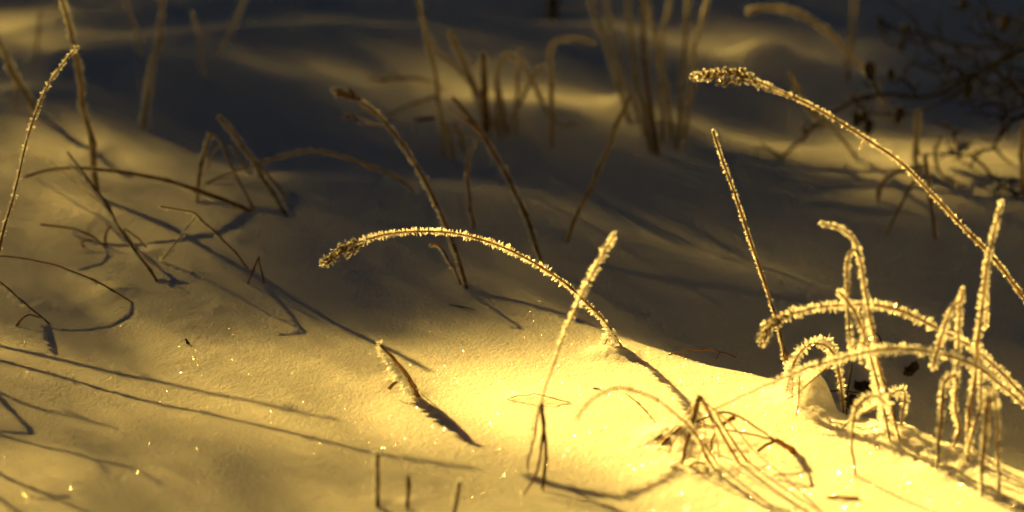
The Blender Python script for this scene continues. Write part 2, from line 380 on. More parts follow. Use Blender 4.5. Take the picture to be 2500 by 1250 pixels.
# ---------------------------------------------------------------- unseen young spruces, their needles placed to shape the light on the snow
LV = [0,60,90,120,160,200,250,300,340,400,450,500,600,700,800,850,900,1000,1090,1140,1190,1240]
LU = [0,250,500,750,1000,1250,1500,1750,2000,2250,2500]
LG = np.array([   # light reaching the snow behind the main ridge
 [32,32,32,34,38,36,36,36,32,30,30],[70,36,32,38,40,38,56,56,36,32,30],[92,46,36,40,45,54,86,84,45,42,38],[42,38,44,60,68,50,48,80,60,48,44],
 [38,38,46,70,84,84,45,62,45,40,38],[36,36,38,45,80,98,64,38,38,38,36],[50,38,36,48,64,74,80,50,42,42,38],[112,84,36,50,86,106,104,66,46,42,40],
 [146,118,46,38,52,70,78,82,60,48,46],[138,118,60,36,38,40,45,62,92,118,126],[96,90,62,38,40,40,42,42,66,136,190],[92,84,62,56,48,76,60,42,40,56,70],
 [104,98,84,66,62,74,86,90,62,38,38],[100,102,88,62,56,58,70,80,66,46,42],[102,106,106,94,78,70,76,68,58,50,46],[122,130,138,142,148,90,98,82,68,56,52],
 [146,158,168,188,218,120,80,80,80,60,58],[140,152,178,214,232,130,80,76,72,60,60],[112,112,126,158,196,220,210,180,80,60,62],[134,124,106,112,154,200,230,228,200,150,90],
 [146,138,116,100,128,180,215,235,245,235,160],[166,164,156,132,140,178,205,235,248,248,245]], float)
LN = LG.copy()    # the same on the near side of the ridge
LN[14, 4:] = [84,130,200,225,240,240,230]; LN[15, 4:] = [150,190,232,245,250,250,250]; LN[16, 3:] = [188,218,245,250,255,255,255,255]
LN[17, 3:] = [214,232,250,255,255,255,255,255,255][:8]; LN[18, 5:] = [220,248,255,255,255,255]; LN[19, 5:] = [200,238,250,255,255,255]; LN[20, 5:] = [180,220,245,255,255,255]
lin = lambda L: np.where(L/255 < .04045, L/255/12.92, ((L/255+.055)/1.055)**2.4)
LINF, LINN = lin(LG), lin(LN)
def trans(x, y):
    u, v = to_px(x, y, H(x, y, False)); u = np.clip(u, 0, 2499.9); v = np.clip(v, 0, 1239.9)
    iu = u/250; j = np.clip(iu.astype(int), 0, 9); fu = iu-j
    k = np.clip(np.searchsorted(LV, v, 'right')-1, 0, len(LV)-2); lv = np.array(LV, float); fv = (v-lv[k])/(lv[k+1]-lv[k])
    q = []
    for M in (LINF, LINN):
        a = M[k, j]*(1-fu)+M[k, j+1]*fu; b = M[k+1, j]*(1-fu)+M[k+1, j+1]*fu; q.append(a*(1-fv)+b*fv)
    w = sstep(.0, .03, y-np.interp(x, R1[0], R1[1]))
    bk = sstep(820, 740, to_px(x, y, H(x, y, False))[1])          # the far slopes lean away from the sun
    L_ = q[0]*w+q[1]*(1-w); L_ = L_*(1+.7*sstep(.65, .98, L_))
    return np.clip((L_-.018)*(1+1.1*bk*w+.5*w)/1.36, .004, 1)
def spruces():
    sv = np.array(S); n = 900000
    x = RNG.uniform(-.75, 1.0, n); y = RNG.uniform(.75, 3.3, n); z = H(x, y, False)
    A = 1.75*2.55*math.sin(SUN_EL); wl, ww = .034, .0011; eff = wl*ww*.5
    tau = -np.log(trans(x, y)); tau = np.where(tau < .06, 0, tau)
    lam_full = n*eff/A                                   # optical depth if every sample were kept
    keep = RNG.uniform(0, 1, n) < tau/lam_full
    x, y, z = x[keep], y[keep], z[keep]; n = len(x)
    k = RNG.uniform(2.5, 3.9, n); c = np.c_[x, y, z]+sv*k[:, None]  # needles set sunward of the ground they are meant to shade
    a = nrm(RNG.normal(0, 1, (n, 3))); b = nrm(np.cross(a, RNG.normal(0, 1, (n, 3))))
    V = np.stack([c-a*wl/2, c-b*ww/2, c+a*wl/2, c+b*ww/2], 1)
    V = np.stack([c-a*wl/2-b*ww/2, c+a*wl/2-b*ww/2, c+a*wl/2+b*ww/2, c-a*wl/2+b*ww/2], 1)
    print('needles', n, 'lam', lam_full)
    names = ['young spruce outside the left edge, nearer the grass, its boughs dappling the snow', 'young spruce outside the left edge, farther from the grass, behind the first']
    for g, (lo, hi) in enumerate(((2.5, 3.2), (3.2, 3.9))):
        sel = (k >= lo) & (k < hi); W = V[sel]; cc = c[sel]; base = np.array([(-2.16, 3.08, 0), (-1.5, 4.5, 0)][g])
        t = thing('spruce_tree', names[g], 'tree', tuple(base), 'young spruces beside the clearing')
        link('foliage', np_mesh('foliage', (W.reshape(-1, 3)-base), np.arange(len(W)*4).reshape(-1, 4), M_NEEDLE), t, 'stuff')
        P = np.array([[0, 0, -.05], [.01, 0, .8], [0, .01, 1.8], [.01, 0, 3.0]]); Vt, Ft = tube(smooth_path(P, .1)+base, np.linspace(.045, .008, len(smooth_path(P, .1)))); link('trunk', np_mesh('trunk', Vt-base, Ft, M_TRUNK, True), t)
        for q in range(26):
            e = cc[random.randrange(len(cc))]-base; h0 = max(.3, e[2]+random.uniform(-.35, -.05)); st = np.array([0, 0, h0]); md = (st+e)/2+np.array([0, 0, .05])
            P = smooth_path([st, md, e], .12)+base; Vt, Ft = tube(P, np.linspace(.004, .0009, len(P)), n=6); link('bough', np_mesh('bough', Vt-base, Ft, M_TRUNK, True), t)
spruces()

# ---------------------------------------------------------------- the sharp grasses
G_ARCH = 'arching grass stalks with seed heads'
# main arch
p = stalk('long arching frosted stalk with drooping seed head, rooted in snow on the ridge', [(1530,865),(1482,792),(1430,737),(1380,692),(1320,652),(1250,615),(1180,588),(1120,572),(1060,565),(1000,566),(940,573),(890,586)], r=(.62,.42), vf=869, dy=-.042, pw=3, group=G_ARCH, fl=(.8,2.6,1.9,1.8,1.8,2.0), bias=(1,.7,.2,.1,0,0))
p.leaf([(890,586),(868,594),(846,606)], .35, .2, dy=-.001, flat=1.0, fl=(1.6,1.5), bias=(0,0))
p.head([(872,590),(845,603),(815,624),(793,643)], 17, 5.0, dy=-.002, frost=1.7)
p.head([(892,590),(872,603),(852,620)], 8, 3.8, dy=-.003, frost=1.4)
p.leaf([(1468,862),(1478,838),(1492,815)], .5, .3, y0=p.Y[0]-.002, fl=(1.5,4.2,3), bias=(0,.3), dens=30, m=M_BROWN)
p.leaf([(1520,850),(1498,815),(1480,788)], .2, .2, y0=p.Y[0]-.001, fl=(1.0,4.5,2.6), bias=(1,1), dens=26)
# tall stalk with splayed leaves in front
p = stalk('straight frosted stalk crossing before the main arch, splayed brown leaves at its foot', [(1326,1200),(1334,1110),(1326,1040),(1322,985),(1345,900),(1378,815),(1420,725),(1462,640),(1500,572)], r=(.35,.45), dy=.075, fl=(.3,.3,.9,1.2,2.2,2.3,2.0), bias=(.6,.9,.7,.2,0), dens=30)
p.leaf([(1322,985),(1328,1040),(1318,1110),(1308,1160),(1278,1208)], .95, .35, ground=True, m=M_BROWN, fl=(.8,.5,.2), dens=9, bias=(1,1))
p.leaf([(1318,990),(1326,1030),(1332,1085),(1332,1130),(1322,1195)], 1.05, .4, ground=True, m=M_BROWN, fl=(.9,.5,.5), dens=10, bias=(.5,.5))
p.leaf([(1316,995),(1310,1040),(1300,1090),(1290,1130),(1289,1152)], .5, .3, ground=True, fl=(2.2,2.0,1.2), dens=22, bias=(1,1))
# thin stalk behind ridge
p = stalk('thin straight dark stalk with short frost, leaning left behind the snow ridge', [(1934,905),(1925,862),(1900,790),(1875,712),(1850,640),(1822,560),(1796,480),(1767,400),(1741,320)], r=(.75,.5), vf=925, dy=.02, m=M_BROWN, fl=(1.5,1.5,1.2,1.2,1.2), bias=(1,1,.5,.1,0), dens=26, spread=.6)
# right arches
p = stalk('upper of the two right-hand arches, thick frost, drooping seed head at left end', [(2580,1020),(2500,965),(2440,905),(2375,850),(2300,810),(2210,768),(2130,747),(2060,745),(1985,752),(1930,768)], r=(.7,.5), vf=1090, dy=.01, group=G_ARCH, fl=(1.0,1.6,2.2,2.4,2.4), bias=(0,0,0), dens=42)
p.head([(1940,764),(1905,778),(1880,796),(1860,832)], 16, 5.2, dy=-.003, frost=2.0, thick=1.15)
p = stalk('lower of the two right-hand arches, its thin left end reaching down to the snow', [(2570,1050),(2500,985),(2440,935),(2370,888),(2280,860),(2200,852),(2130,858),(2060,874),(1980,897),(1900,928),(1820,962),(1735,1003)], r=(.75,.3), vf=1110, dy=-.015, group=G_ARCH, fl=(1.0,1.5,2.1,2.4,2.6,2.6,1.8,.4), bias=(-.2,-.3,-.2,0,0), dens=40)
# long high arch
p = stalk('longest arch at upper right, fine short frost, double seed head against the dark snow', [(2600,900),(2552,815),(2500,740),(2430,640),(2350,556),(2280,480),(2200,402),(2120,345),(2040,292),(1960,247),(1880,212),(1830,190)], r=(.95,.55), vf=990, dy=.02, group=G_ARCH, fl=(1.3,1.3,1.3,1.3,1.4), bias=(0,0), dens=40, spread=.9, m=M_STRAW)
p.head([(1850,198),(1810,180),(1770,178),(1730,184),(1697,184)], 22, 5.0, dy=.002, frost=1.4)
p.head([(1858,208),(1820,198),(1785,198),(1757,202)], 11, 3.8, dy=-.003, frost=1.3)
p.leaf([(1960,247),(1900,228),(1850,208)], .3, .2, dy=-.003, flat=1, fl=(1.0,1.1), bias=(0,0), dens=22)
p.leaf([(2115,343),(2106,352),(2100,362)], .5, .2, dy=-.002, flat=.8, fl=(.9,.9), bias=(0,0), dens=20)
# hooked stalk pair
p = stalk('tall hooked stalk with a folded leaf hanging from its crook', [(2197,1078),(2180,1008),(2160,930),(2137,835),(2120,745),(2107,675),(2094,610),(2078,576),(2048,556),(2005,546)], r=(.55,.5), dy=.01, fl=(.6,2.6,2.2,1.7,1.6,1.6), bias=(1,1,.6,.2,0,0), dens=36)
p.leaf([(2100,640),(2092,614),(2080,612),(2070,640),(2068,700),(2071,780),(2078,856)], .7, .6, dy=-.006, m=M_BROWN, flat=.4, fl=(1.3,1.4,1.5,1.6), bias=(0,0), dens=40, spread=.6)
p = stalk('shorter slanting stalk left of the hooked one, blunt frosted tip and a short hanging leaf', [(2173,1076),(2160,1010),(2145,940),(2122,866),(2098,790),(2075,745),(2048,712)], r=(.55,.55), dy=.004, fl=(.6,3.0,2.6,2.2,1.7,1.8), bias=(1,1,.7,.2,0), dens=36)
p.leaf([(2100,760),(2108,790),(2110,830),(2104,882)], .5, .4, dy=-.004, fl=(1.5,1.8,1.8), bias=(0,0), dens=36)
p.leaf([(2115,845),(2100,835),(2088,840),(2080,850)], .5, .4, dy=-.004, fl=(2,2), bias=(0,0), dens=32)
# right group
p = stalk('upright stalk with a frosted leaf folded sharply down to the left from its top', [(2325,1098),(2330,1030),(2337,930),(2340,830),(2343,760),(2350,705)], r=(.55,.5), vf=1114, dy=0, fl=(1.2,2.4,2.3,1.8,1.7), bias=(.8,.6,.2,0), dens=38)
p.leaf([(2348,732),(2325,752),(2305,800),(2290,850),(2278,897)], .6, .6, dy=-.008, fl=(1.5,1.9,1.9), bias=(.1,0), dens=40)
p = stalk('broad brown blade looping over at its top beside the upright stalk', [(2288,1148),(2292,1090),(2300,1000),(2303,950),(2313,925),(2335,916)], r=(.55,.9), m=M_BROWN, flat=.3, name='bent_grass', cat='grass blade', group='bent grass blades', pname='blade', dy=.008, fl=(.8,1.6,1.9,2.0), bias=(.5,.5,.2), dens=34)
p = stalk('tallest stalk of the right-hand clump, crossing the longest arch', [(2362,1130),(2362,1100),(2368,1040),(2380,930),(2392,800),(2408,665),(2425,575),(2446,494)], r=(.7,.5), dy=.03, fl=(.2,1.6,2.3,2.0,1.8,1.7), bias=(.6,.4,.1,0), dens=36)
p.leaf([(2404,640),(2408,700),(2410,760),(2406,800)], .4, .25, dy=.02, fl=(1.2,1.2,1.2), bias=(0,0), dens=22)
p.leaf([(2390,860),(2396,930),(2392,1000),(2375,1060),(2362,1105)], .5, .5, dy=-.02, fl=(2.0,1.9,1.4), bias=(.3,.3), dens=34)
p.leaf([(2362,1110),(2372,1100),(2384,1106),(2390,1118)], .3, .2, dy=-.006, m=M_BROWN, fl=(.5,.5), dens=8)
p = stalk('pair of broad dark blades pinched together at the top, nearest the lower right corner', [(2395,1212),(2398,1150),(2403,1080),(2408,1010),(2412,965)], r=(.5,1.0), m=M_BROWN, flat=.3, name='bent_grass', cat='grass blade', group='bent grass blades', pname='blade', dy=.006, fl=(1.6,1.7,1.3,1.6), bias=(.9,.8,.3), dens=26)
p.leaf([(2412,965),(2420,945),(2428,960),(2434,1030),(2438,1110),(2440,1200)], .5, .7, ground=True, m=M_BROWN, fl=(2.0,1.2,1.2,1.3), dens=26, bias=(-.5,.4))
p.leaf([(2414,960),(2416,1020),(2410,1090)], .35, .25, dy=.002, fl=(1.0,1.0), dens=18)
# looped leaves by the snow peak
p = stalk('frost-bristled loop of dry leaf arching left of the pointed snow peak', [(2058,992),(2052,930),(2042,880),(2025,850),(1995,838),(1965,848),(1942,878),(1930,915),(1922,945)], r=(.6,.5), vf=1000, dy=-.006, name='bent_grass', cat='grass blade', group='bent grass blades', pname='blade', fl=(.6,1.2,2.2,2.8,3.0,3.2,4.4), bias=(0,0,-.3,-.4,-.2), dens=36)
p.leaf([(2044,885),(2035,850),(2020,832),(2005,828)], .5, .3, dy=.001, fl=(1.2,2.2,2.6), bias=(-.3,0), dens=34)
p.leaf([(2030,888),(2000,915),(1975,935),(1950,958),(1922,974)], .5, .3, dy=-.004, m=M_STRAW, fl=(2.4,2.4,2.0,.3), bias=(1,.9), dens=30)
p.leaf([(1938,895),(1936,930),(1934,972)], .4, .3, dy=-.002, m=M_BROWN, fl=(3.0,2.6,.3), bias=(.7,.9), dens=26)
p.leaf([(1954,900),(1952,935),(1950,970),(1944,1015)], .45, .25, dy=-.02, fl=(2.0,2.2,1.6,.5), bias=(0,0), dens=30)
p = stalk('curved brown leaf hooking rightwards before the ridge, frost on its crown', [(2088,1160),(2084,1120),(2079,1075),(2083,1025),(2095,990),(2115,972),(2140,966),(2162,985)], r=(.55,.5), name='bent_grass', cat='grass blade', group='bent grass blades', pname='blade', dy=.01, m=M_BROWN, fl=(.2,.2,.6,2.2,3.0,3.0), bias=(0,.5,.2,-.2), dens=28)
p = stalk('low frost-bristled leaf behind the hooked brown one, bent sharply down at its right end', [(2055,1048),(2085,1020),(2125,1000),(2165,972),(2188,955),(2205,952),(2208,985),(2200,1035)], r=(.35,.5), name='bent_grass', cat='grass blade', group='bent grass blades', pname='blade', dy=-.004, fl=(.1,1.2,3.0,3.2,2.2,1.2), bias=(.9,.9,.2,0), dens=28)
# bent clump
p = stalk('broken-over blade forming a tent, broad brown left leg, in the sunlit clump', [(1664,1136),(1676,1085),(1690,1030),(1702,985),(1710,966)], r=(.5,1.5), m=M_BROWN, flat=.25, name='bent_grass', cat='grass blade', group='bent grass blades', pname='blade', dy=0, fl=(.2,.3,.6,1.6), bias=(.5,0), dens=14)
p.leaf([(1710,966),(1722,985),(1745,1030),(1775,1080),(1806,1132)], .75, .55, ground=True, fl=(1.5,.5,.2,.2), dens=10)
for q in ([(1708,970),(1728,1010),(1748,1062),(1756,1120)],[(1706,972),(1690,1010),(1655,1060),(1632,1108)],[(1712,975),(1745,1000),(1790,1040),(1838,1098)],[(1700,990),(1720,1040),(1715,1090),(1700,1140)],[(1704,980),(1668,1020),(1640,1050),(1604,1086)]):
    p.leaf(q, .4, .25, ground=True, m=M_STRAW, fl=(1.2,.5,.3), dens=9, flat=.5)
p = stalk('thin slanting straw beside the right leg of the tent-shaped blade', [(1822,1124),(1796,1085),(1768,1042),(1750,1010)], r=(.55,.45), group='fallen straws', fl=(.2,.3,.5), dens=6, m=M_STRAW)
p = stalk('thick brown arching straw ending in a stout golden butt, right of the tent-shaped blade', [(1942,1106),(1916,1088),(1893,1074)], r=(1.35,1.25), dy=-.004, group='fallen straws', m=M_STRAW, flat=.6, fl=(.3,.4), dens=5)
p.leaf([(1893,1075),(1860,1052),(1820,1026),(1790,1010),(1765,1006),(1747,1010)], .42, .6, dy=.006, m=M_STRAW, fl=(.2,.2,.4), dens=5, flat=.5)
p.leaf([(1893,1075),(1872,1085),(1850,1102)], .9, .8, ground=True, m=M_BROWN, fl=(.2,.2), dens=4)
p.leaf([(1893,1075),(1850,1064),(1810,1056),(1775,1050)], .5, .45, dy=.002, m=M_STRAW, fl=(.2,.3), dens=5, flat=.6)
p.leaf([(1795,1018),(1775,1028),(1762,1038)], 1.2, .9, dy=-.002, m=M_BROWN, fl=(.3,.3), dens=6)
p = stalk('short straw leaning right under the tent-shaped blade', [(1753,1134),(1730,1100),(1706,1066),(1692,1048)], r=(.5,.5), group='fallen straws', fl=(.2,.3), dens=5, dy=-.001)
p.leaf([(1692,1048),(1710,1042),(1728,1042),(1745,1046)], .5, .5, dy=.001, m=M_STRAW, fl=(.3,.3), dens=6, flat=.6)
for lab, a in (('frayed straw scrap on the mound left of the tent-shaped blade', [(1616,1084),(1636,1066),(1662,1044)]), ('thin pale straw above the frayed scrap', [(1600,1072),(1630,1056),(1664,1040)]),
               ('small kinked straw lying in the foreground below the tent-shaped blade', [(1680,1144),(1698,1129),(1722,1133)]), ('short dark straw piercing the snow behind the tent-shaped blade', [(1698,1030),(1715,1022),(1732,1016)]),
               ('dark splinter inside the arching brown straw', [(1808,1042),(1820,1052),(1830,1062)]),('upright straw stub under the tent-shaped blade', [(1736,1100),(1738,1075),(1744,1058)])):
    stalk(lab, a, r=(.65,.5), group='straw scraps', cat='straw', name='straw', m=M_BROWN if 'dark' in lab or 'frayed' in lab else M_STRAW, fl=(.4,.5), dens=8, tip_ground=('stub' not in lab and 'piercing' not in lab and 'splinter' not in lab), pname='stem')
# out-of-focus near arch
p = stalk('pale blurred arch standing nearest the camera left of the tent-shaped blade', [(1690,1048),(1655,1018),(1610,980),(1560,955),(1505,947),(1455,968),(1425,995),(1408,1022)], r=(.6,.5), vf=1175, dy=-.03, group=G_ARCH, fl=(.8,1.6,2.1,2.1,1.6), bias=(0,0), dens=14)
# stump in bright patch
p = stalk('short stubby leaf with thick frost on its left side, alone on the bright snow', [(1020,970),(1003,935),(985,905),(960,875),(928,842)], r=(1.7,.6), m=M_STRAW, flat=.35, name='bent_grass', cat='grass blade', group='bent grass blades', pname='blade', dy=-.004, fl=(.3,4.6,4.8,4.2,3.0), bias=(1,1,1,1), dens=44)
p.leaf([(985,900),(1002,922),(1022,954)], .3, .25, ground=True, m=M_BROWN, fl=(.3,.2), dens=4)
p.leaf([(950,950),(958,940),(970,930)], 1.0, .8, y0=p.Y[0]+.002, m=M_STRAW, fl=(.3,.5), dens=8)
# small bits
stalk('thin low bow of straw lying on the bright snow behind the crossing stalk', [(1234,977),(1256,969),(1288,964),(1322,966),(1351,973),(1392,982)], bend=2.5, r=(.2,.22), tip_ground=True, group='straw scraps', cat='straw', name='straw', fl=(.2,.3), dens=3, m=M_BROWN)
stalk('tiny dark straw tip behind the blurred near arch', [(1446,950),(1455,948),(1466,950)], r=(.4,.3), tip_ground=True, group='straw scraps', cat='straw', name='straw', dens=0, m=M_BROWN)
stalk('thin bent straw with its own kinked shadow, right of the blurred arch crown', [(1566,992),(1548,976),(1526,960)], r=(.4,.2), group='straw scraps', cat='straw', name='straw', fl=(.2,.3), dens=4, dy=-.004, m=M_BROWN)
p = stalk('low dark bow of straw on the shaded snow just behind the ridge', [(1600,882),(1640,864),(1680,855),(1730,855),(1770,862),(1796,873)], r=(.45,.35), tip_ground=False, dy=.0, vf=880, group='fallen straws', m=M_BROWN, dens=5, fl=(.3,.3))
p.leaf([(1688,857),(1672,866),(1668,886)], .3, .3, dy=-.001, m=M_BROWN, dens=3, fl=(.2,.2)); p.leaf([(1758,858),(1754,868),(1748,876)], .3, .3, dy=-.001, m=M_BROWN, dens=3, fl=(.2,.2))
for lab, a, w in (('leftmost of three short cut stubs at the bottom edge, frost beside it', [(921,1236),(922,1180),(922,1108)], 1.9), ('middle stub of the three at the bottom edge, shortest and bare', [(995,1242),(997,1200),(998,1162)], .3), ('rightmost of three short stubs at the bottom edge, pale with frost', [(1108,1262),(1116,1215),(1122,1178)], 1.8)):
    stalk(lab, a, r=(.9,.8), m=M_BROWN, group='short stubs at the bottom edge', cat='grass stub', name='grass_stub', fl=(w*.5,w,w,w*1.2), bias=(1,1), dens=16 if w > 1 else 3)
stalk('brown curled leaf lying flat in a dent near the lower right', [(2018,1216),(2045,1213),(2070,1215),(2096,1217)], r=(.5,.7), tip_ground=True, group='straw scraps', cat='straw', name='straw', m=M_STRAW, flat=.4, fl=(.3,.4), dens=4)
stalk('tiny dark bud poking through the left-hand snow', [(458,838),(456,832),(452,828)], r=(.8,.5), group='straw scraps', cat='straw', name='straw', m=M_LITTER, dens=0)
stalk('thin dark straw lying along the shaded snow above the bright patch', [(1095,744),(1125,748),(1160,755)], r=(.35,.2), tip_ground=True, group='straw scraps', cat='straw', name='straw', m=M_LITTER, dens=0)

# ---------------------------------------------------------------- left grasses
p = stalk('tall leaning stalk at the left edge, rising almost to the top of the frame', [(-75,905),(-40,770),(0,622),(20,535),(45,430),(75,312),(110,222),(150,160),(188,116)], r=(.7,.4), vf=905, dy=.115, m=M_BROWN, fl=(1.2,1.5,1.5,1.5,1.7), bias=(.2,.2,.0), dens=28, spread=.8)
p = stalk('dark slanting straw at left, its base throwing a long shadow to the right', [(383,688),(340,625),(300,568),(258,505),(215,438),(166,372)], r=(.75,.5), dy=.08, m=M_BROWN, fl=(.5,1.0,1.2,1.2), bias=(1,1,1), dens=16)
p.leaf([(290,553),(250,490),(205,432),(168,398)], .4, .3, dy=.05, fl=(1.6,1.6,1.2), bias=(1,1), dens=14)
p.leaf([(305,558),(332,578),(358,604)], .5, .4, dy=-.02, m=M_STRAW, fl=(.5,.5), dens=5); p.leaf([(300,560),(318,585),(340,610)], .4, .3, dy=-.02, fl=(.5,.5), dens=5)
p.leaf([(270,512),(215,470),(160,425),(110,388),(60,372),(15,395)], .6, .3, dy=.12, m=M_BG, fl=(1.4,1.4,1.2), bias=(0,0), dens=12)
p = stalk('dark bow of straw from the left edge to the snow, curved shadow below it', [(325,740),(260,700),(180,664),(90,636),(5,625),(-40,628)], r=(.5,.35), dy=.015, m=M_BROWN, fl=(.4,1.3,1.2,1.2), bias=(1,1,.4), dens=16)
p = stalk('short dark straw slanting down from the left edge with frost along its underside', [(120,790),(60,740),(0,688),(-40,655)], r=(.5,.4), dy=.01, m=M_BROWN, fl=(.2,2.6,2.6,1.5), bias=(1,1,1), dens=12)
p.leaf([(98,776),(72,768),(52,780),(40,797)], .35, .7, dy=-.003, m=M_STRAW, fl=(.4,.6), dens=8)
stalk('blurred upright stalk at left running out of the top edge', [(240,482),(222,370),(208,270),(192,170),(168,60),(140,-40)], r=(1.2,.8), dy=.03, group=G_BL, m=M_BG, fl=(.8,1.4,1.4), dens=9, bias=(0,0))
p = stalk('blurred forked stalk at the upper left corner', [(88,275),(62,225),(35,180),(5,115),(-20,70)], r=(1.1,.9), dy=.02, group=G_BL, m=M_BG, fl=(1.3,1.3), dens=8, bias=(0,0))
p.leaf([(42,195),(36,225),(42,272)], .7, .6, dy=-.005, m=M_BG, dens=7, fl=(1.3,1.3))
stalk('blurred pale stalk left of centre, snow drawn up round its foot', [(350,312),(360,235),(372,160),(388,80),(400,-20)], dy=.10, r=(.9,.7), group=G_BL, m=M_BG, fl=(2.2,1.3,1.3), dens=9, bias=(0,0))
stalk('long flat bow of straw above the left-hand stalks', [(502,418),(420,394),(300,380),(150,386),(60,398),(0,425)], r=(.7,.5), dy=.0, group=G_BL, m=M_BG, fl=(1,1), dens=8, bias=(0,0), vf=470)
stalk('lower long bow of straw sweeping down to its shadow left of centre', [(612,516),(550,490),(450,455),(330,425),(200,411),(120,415),(60,432)], r=(.85,.5), dy=.02, group=G_BL, m=M_BROWN, fl=(1,1), dens=9, bias=(0,0))
p = stalk('kinked straw spanning the dark hollow left of centre', [(985,442),(900,404),(820,379),(752,369),(690,382),(620,402),(545,430),(460,468),(398,492)], r=(.6,.5), vf=545, dy=-.01, group=G_BL, m=M_BG, fl=(1.1,1.1), dens=9, bias=(0,0))
p.leaf([(405,490),(380,490),(362,505),(356,516)], 1.2, 1.0, dy=0, m=M_LITTER, dens=0); p.leaf([(412,486),(420,496),(410,512)], .8, .6, dy=0, m=M_LITTER, dens=0)
p = stalk('blurred folded stalk like a narrow tent, left of centre', [(482,495),(484,450),(495,390),(513,326)], dy=.04, r=(.7,.7), group=G_BL, m=M_BG, fl=(1.2,1.2), dens=9, bias=(0,0))
p.leaf([(513,326),(535,340),(560,395),(590,455),(622,514)], .8, .6, ground=True, m=M_BG, dens=9, fl=(1,1)); p.leaf([(540,352),(518,378),(505,420)], .6, .5, dy=0, m=M_BG, dens=9, fl=(1.1,1.1))
p = stalk('thick blurred stalk leaning left over the folded one', [(700,528),(665,470),(630,410),(600,365),(565,320),(535,284)], dy=.09, r=(.75,.85), group=G_BL, m=M_BG, fl=(1.2,1.2), dens=9, bias=(0,0))
p.leaf([(560,350),(600,410),(640,455),(672,470)], .6, .5, dy=.0, m=M_BG, dens=8, fl=(1.1,1.1)); p.leaf([(720,520),(690,470),(648,420),(615,385)], .8, .5, y0=p.Y[0]+.02, dy=.02, m=M_BG, dens=8, fl=(1.1,1.1))
p = stalk('frosted straw bent at the knee, left of the small upturned V', [(607,658),(572,615),(535,575),(505,545),(480,522),(440,512),(392,504)], r=(.55,.4), dy=.0, m=M_BROWN, fl=(.3,1.6,1.5,1.3,1.2), bias=(1,1,.8,.2), dens=14)
p.leaf([(482,524),(458,555),(430,592),(396,636)], .4, .3, ground=True, fl=(1.5,1.8,1.8), bias=(0,0), dens=16)
p = stalk('small dark upturned V of bent straw', [(605,693),(618,660),(632,627)], r=(.5,.45), m=M_BROWN, group='fallen straws', fl=(.2,.3), dens=4)
p.leaf([(632,627),(637,655),(645,692)], .45, .45, ground=True, m=M_BROWN, fl=(.2,.2), dens=4)
p = stalk('brown straw with a curled golden leaf lying low at left', [(255,600),(225,577),(185,561),(140,553),(98,548)], r=(.6,.5), dy=-.0, m=M_BROWN, group='fallen straws', fl=(.4,.8), dens=10)
p.leaf([(258,604),(256,580),(264,560),(272,552)], .9, .5, dy=0, m=M_STRAW, fl=(.8,.8), dens=10); p.leaf([(262,606),(240,615),(215,610),(200,598),(205,588),(225,585)], .6, .5, dy=.0, m=M_STRAW, fl=(.7,.7), dens=10)
p.leaf([(262,608),(280,612),(300,600)], .5, .5, dy=0, m=M_STRAW, fl=(.7,.7), dens=10)

# ---------------------------------------------------------------- middle distance
p = stalk('leaning stalk with brown seed head pointing left, directly behind the main arch', [(1140,702),(1112,612),(1080,530),(1036,438),(980,352),(925,283),(880,247)], r=(.85,.6), dy=.115, group=G_M, m=M_STRAW, fl=(1.5,1.5,1.3,1.2), bias=(.6,.3,0), dens=18)
p.head([(890,255),(862,236),(840,228),(822,223)], 12, 6.5, frost=1.1); p.leaf([(925,285),(905,276),(880,268)], .3, .3, dy=.0, dens=8, fl=(.9,.9)); p.leaf([(955,315),(925,302),(905,297),(880,290)], .25, .2, dy=.0, dens=8, fl=(.9,.9)); p.head([(880,292),(862,286),(846,285)], 5, 4.5, frost=.8)
p.leaf([(925,304),(905,306),(880,304)], .3, .2, dy=.0, dens=6, fl=(.8,.8)); p.leaf([(1128,700),(1108,655),(1082,612),(1066,596),(1050,598)], .7, .5, y0=p.Y[0]+.002, m=M_BROWN, dens=10, fl=(1.6,1.2), bias=(1,1))
p = stalk('leaning stalk topped by three spread spikes, right of the seed-head stalk', [(1322,645),(1295,560),(1262,480),(1222,402),(1182,335),(1145,282),(1106,240)], r=(.9,.9), vf=655, dy=.10, group=G_M, m=M_STRAW, fl=(1.3,1.5,1.3,1.2), bias=(.4,.1,0), dens=18)
p.leaf([(1178,330),(1150,303),(1122,285),(1096,264)], .7, .5, dy=-.002, dens=12, fl=(1.2,1.2)); p.leaf([(1180,342),(1140,330),(1110,324),(1084,320)], .35, .3, dy=-.002, dens=10, fl=(.9,.9)); p.leaf([(1165,320),(1150,300),(1140,290)], .8, .6, dy=.001, m=M_BROWN, dens=5, fl=(.6,.6))
stalk('short curved stalk hanging beside the three-spiked one', [(1158,568),(1152,510),(1142,455),(1140,410),(1148,375),(1158,350)], r=(.7,.5), vf=600, dy=.03, group=G_M, m=M_STRAW, fl=(1.1,1.1), dens=14, bias=(.1,.1))
stalk('straight stalk leaning right from its own small snow mound in the middle distance', [(1383,592),(1410,520),(1445,450),(1490,350),(1538,236)], r=(.95,1.1), dy=.10, group=G_M, m=M_BG, fl=(.4,.9,.9), dens=12, bias=(0,0))
def bg(lab, pts, r=(1.2,.9), dens=6, fl=(1.4,1.4), m=None, **kw): return stalk(lab, pts, r=r, group=G_B, m=m or M_BG, fl=fl, dens=dens, bias=(0,0), **kw)
bg('tall blurred stalk leaving the top edge left of the background clump', [(1085,385),(1078,290),(1065,190),(1045,100),(1015,-20)])
p = bg('blurred stub beside the foot of the tall background stalk', [(1108,388),(1098,340),(1088,300)]); p = bg('second blurred stub right of the tall stalk foot', [(1135,372),(1125,335),(1108,300)])
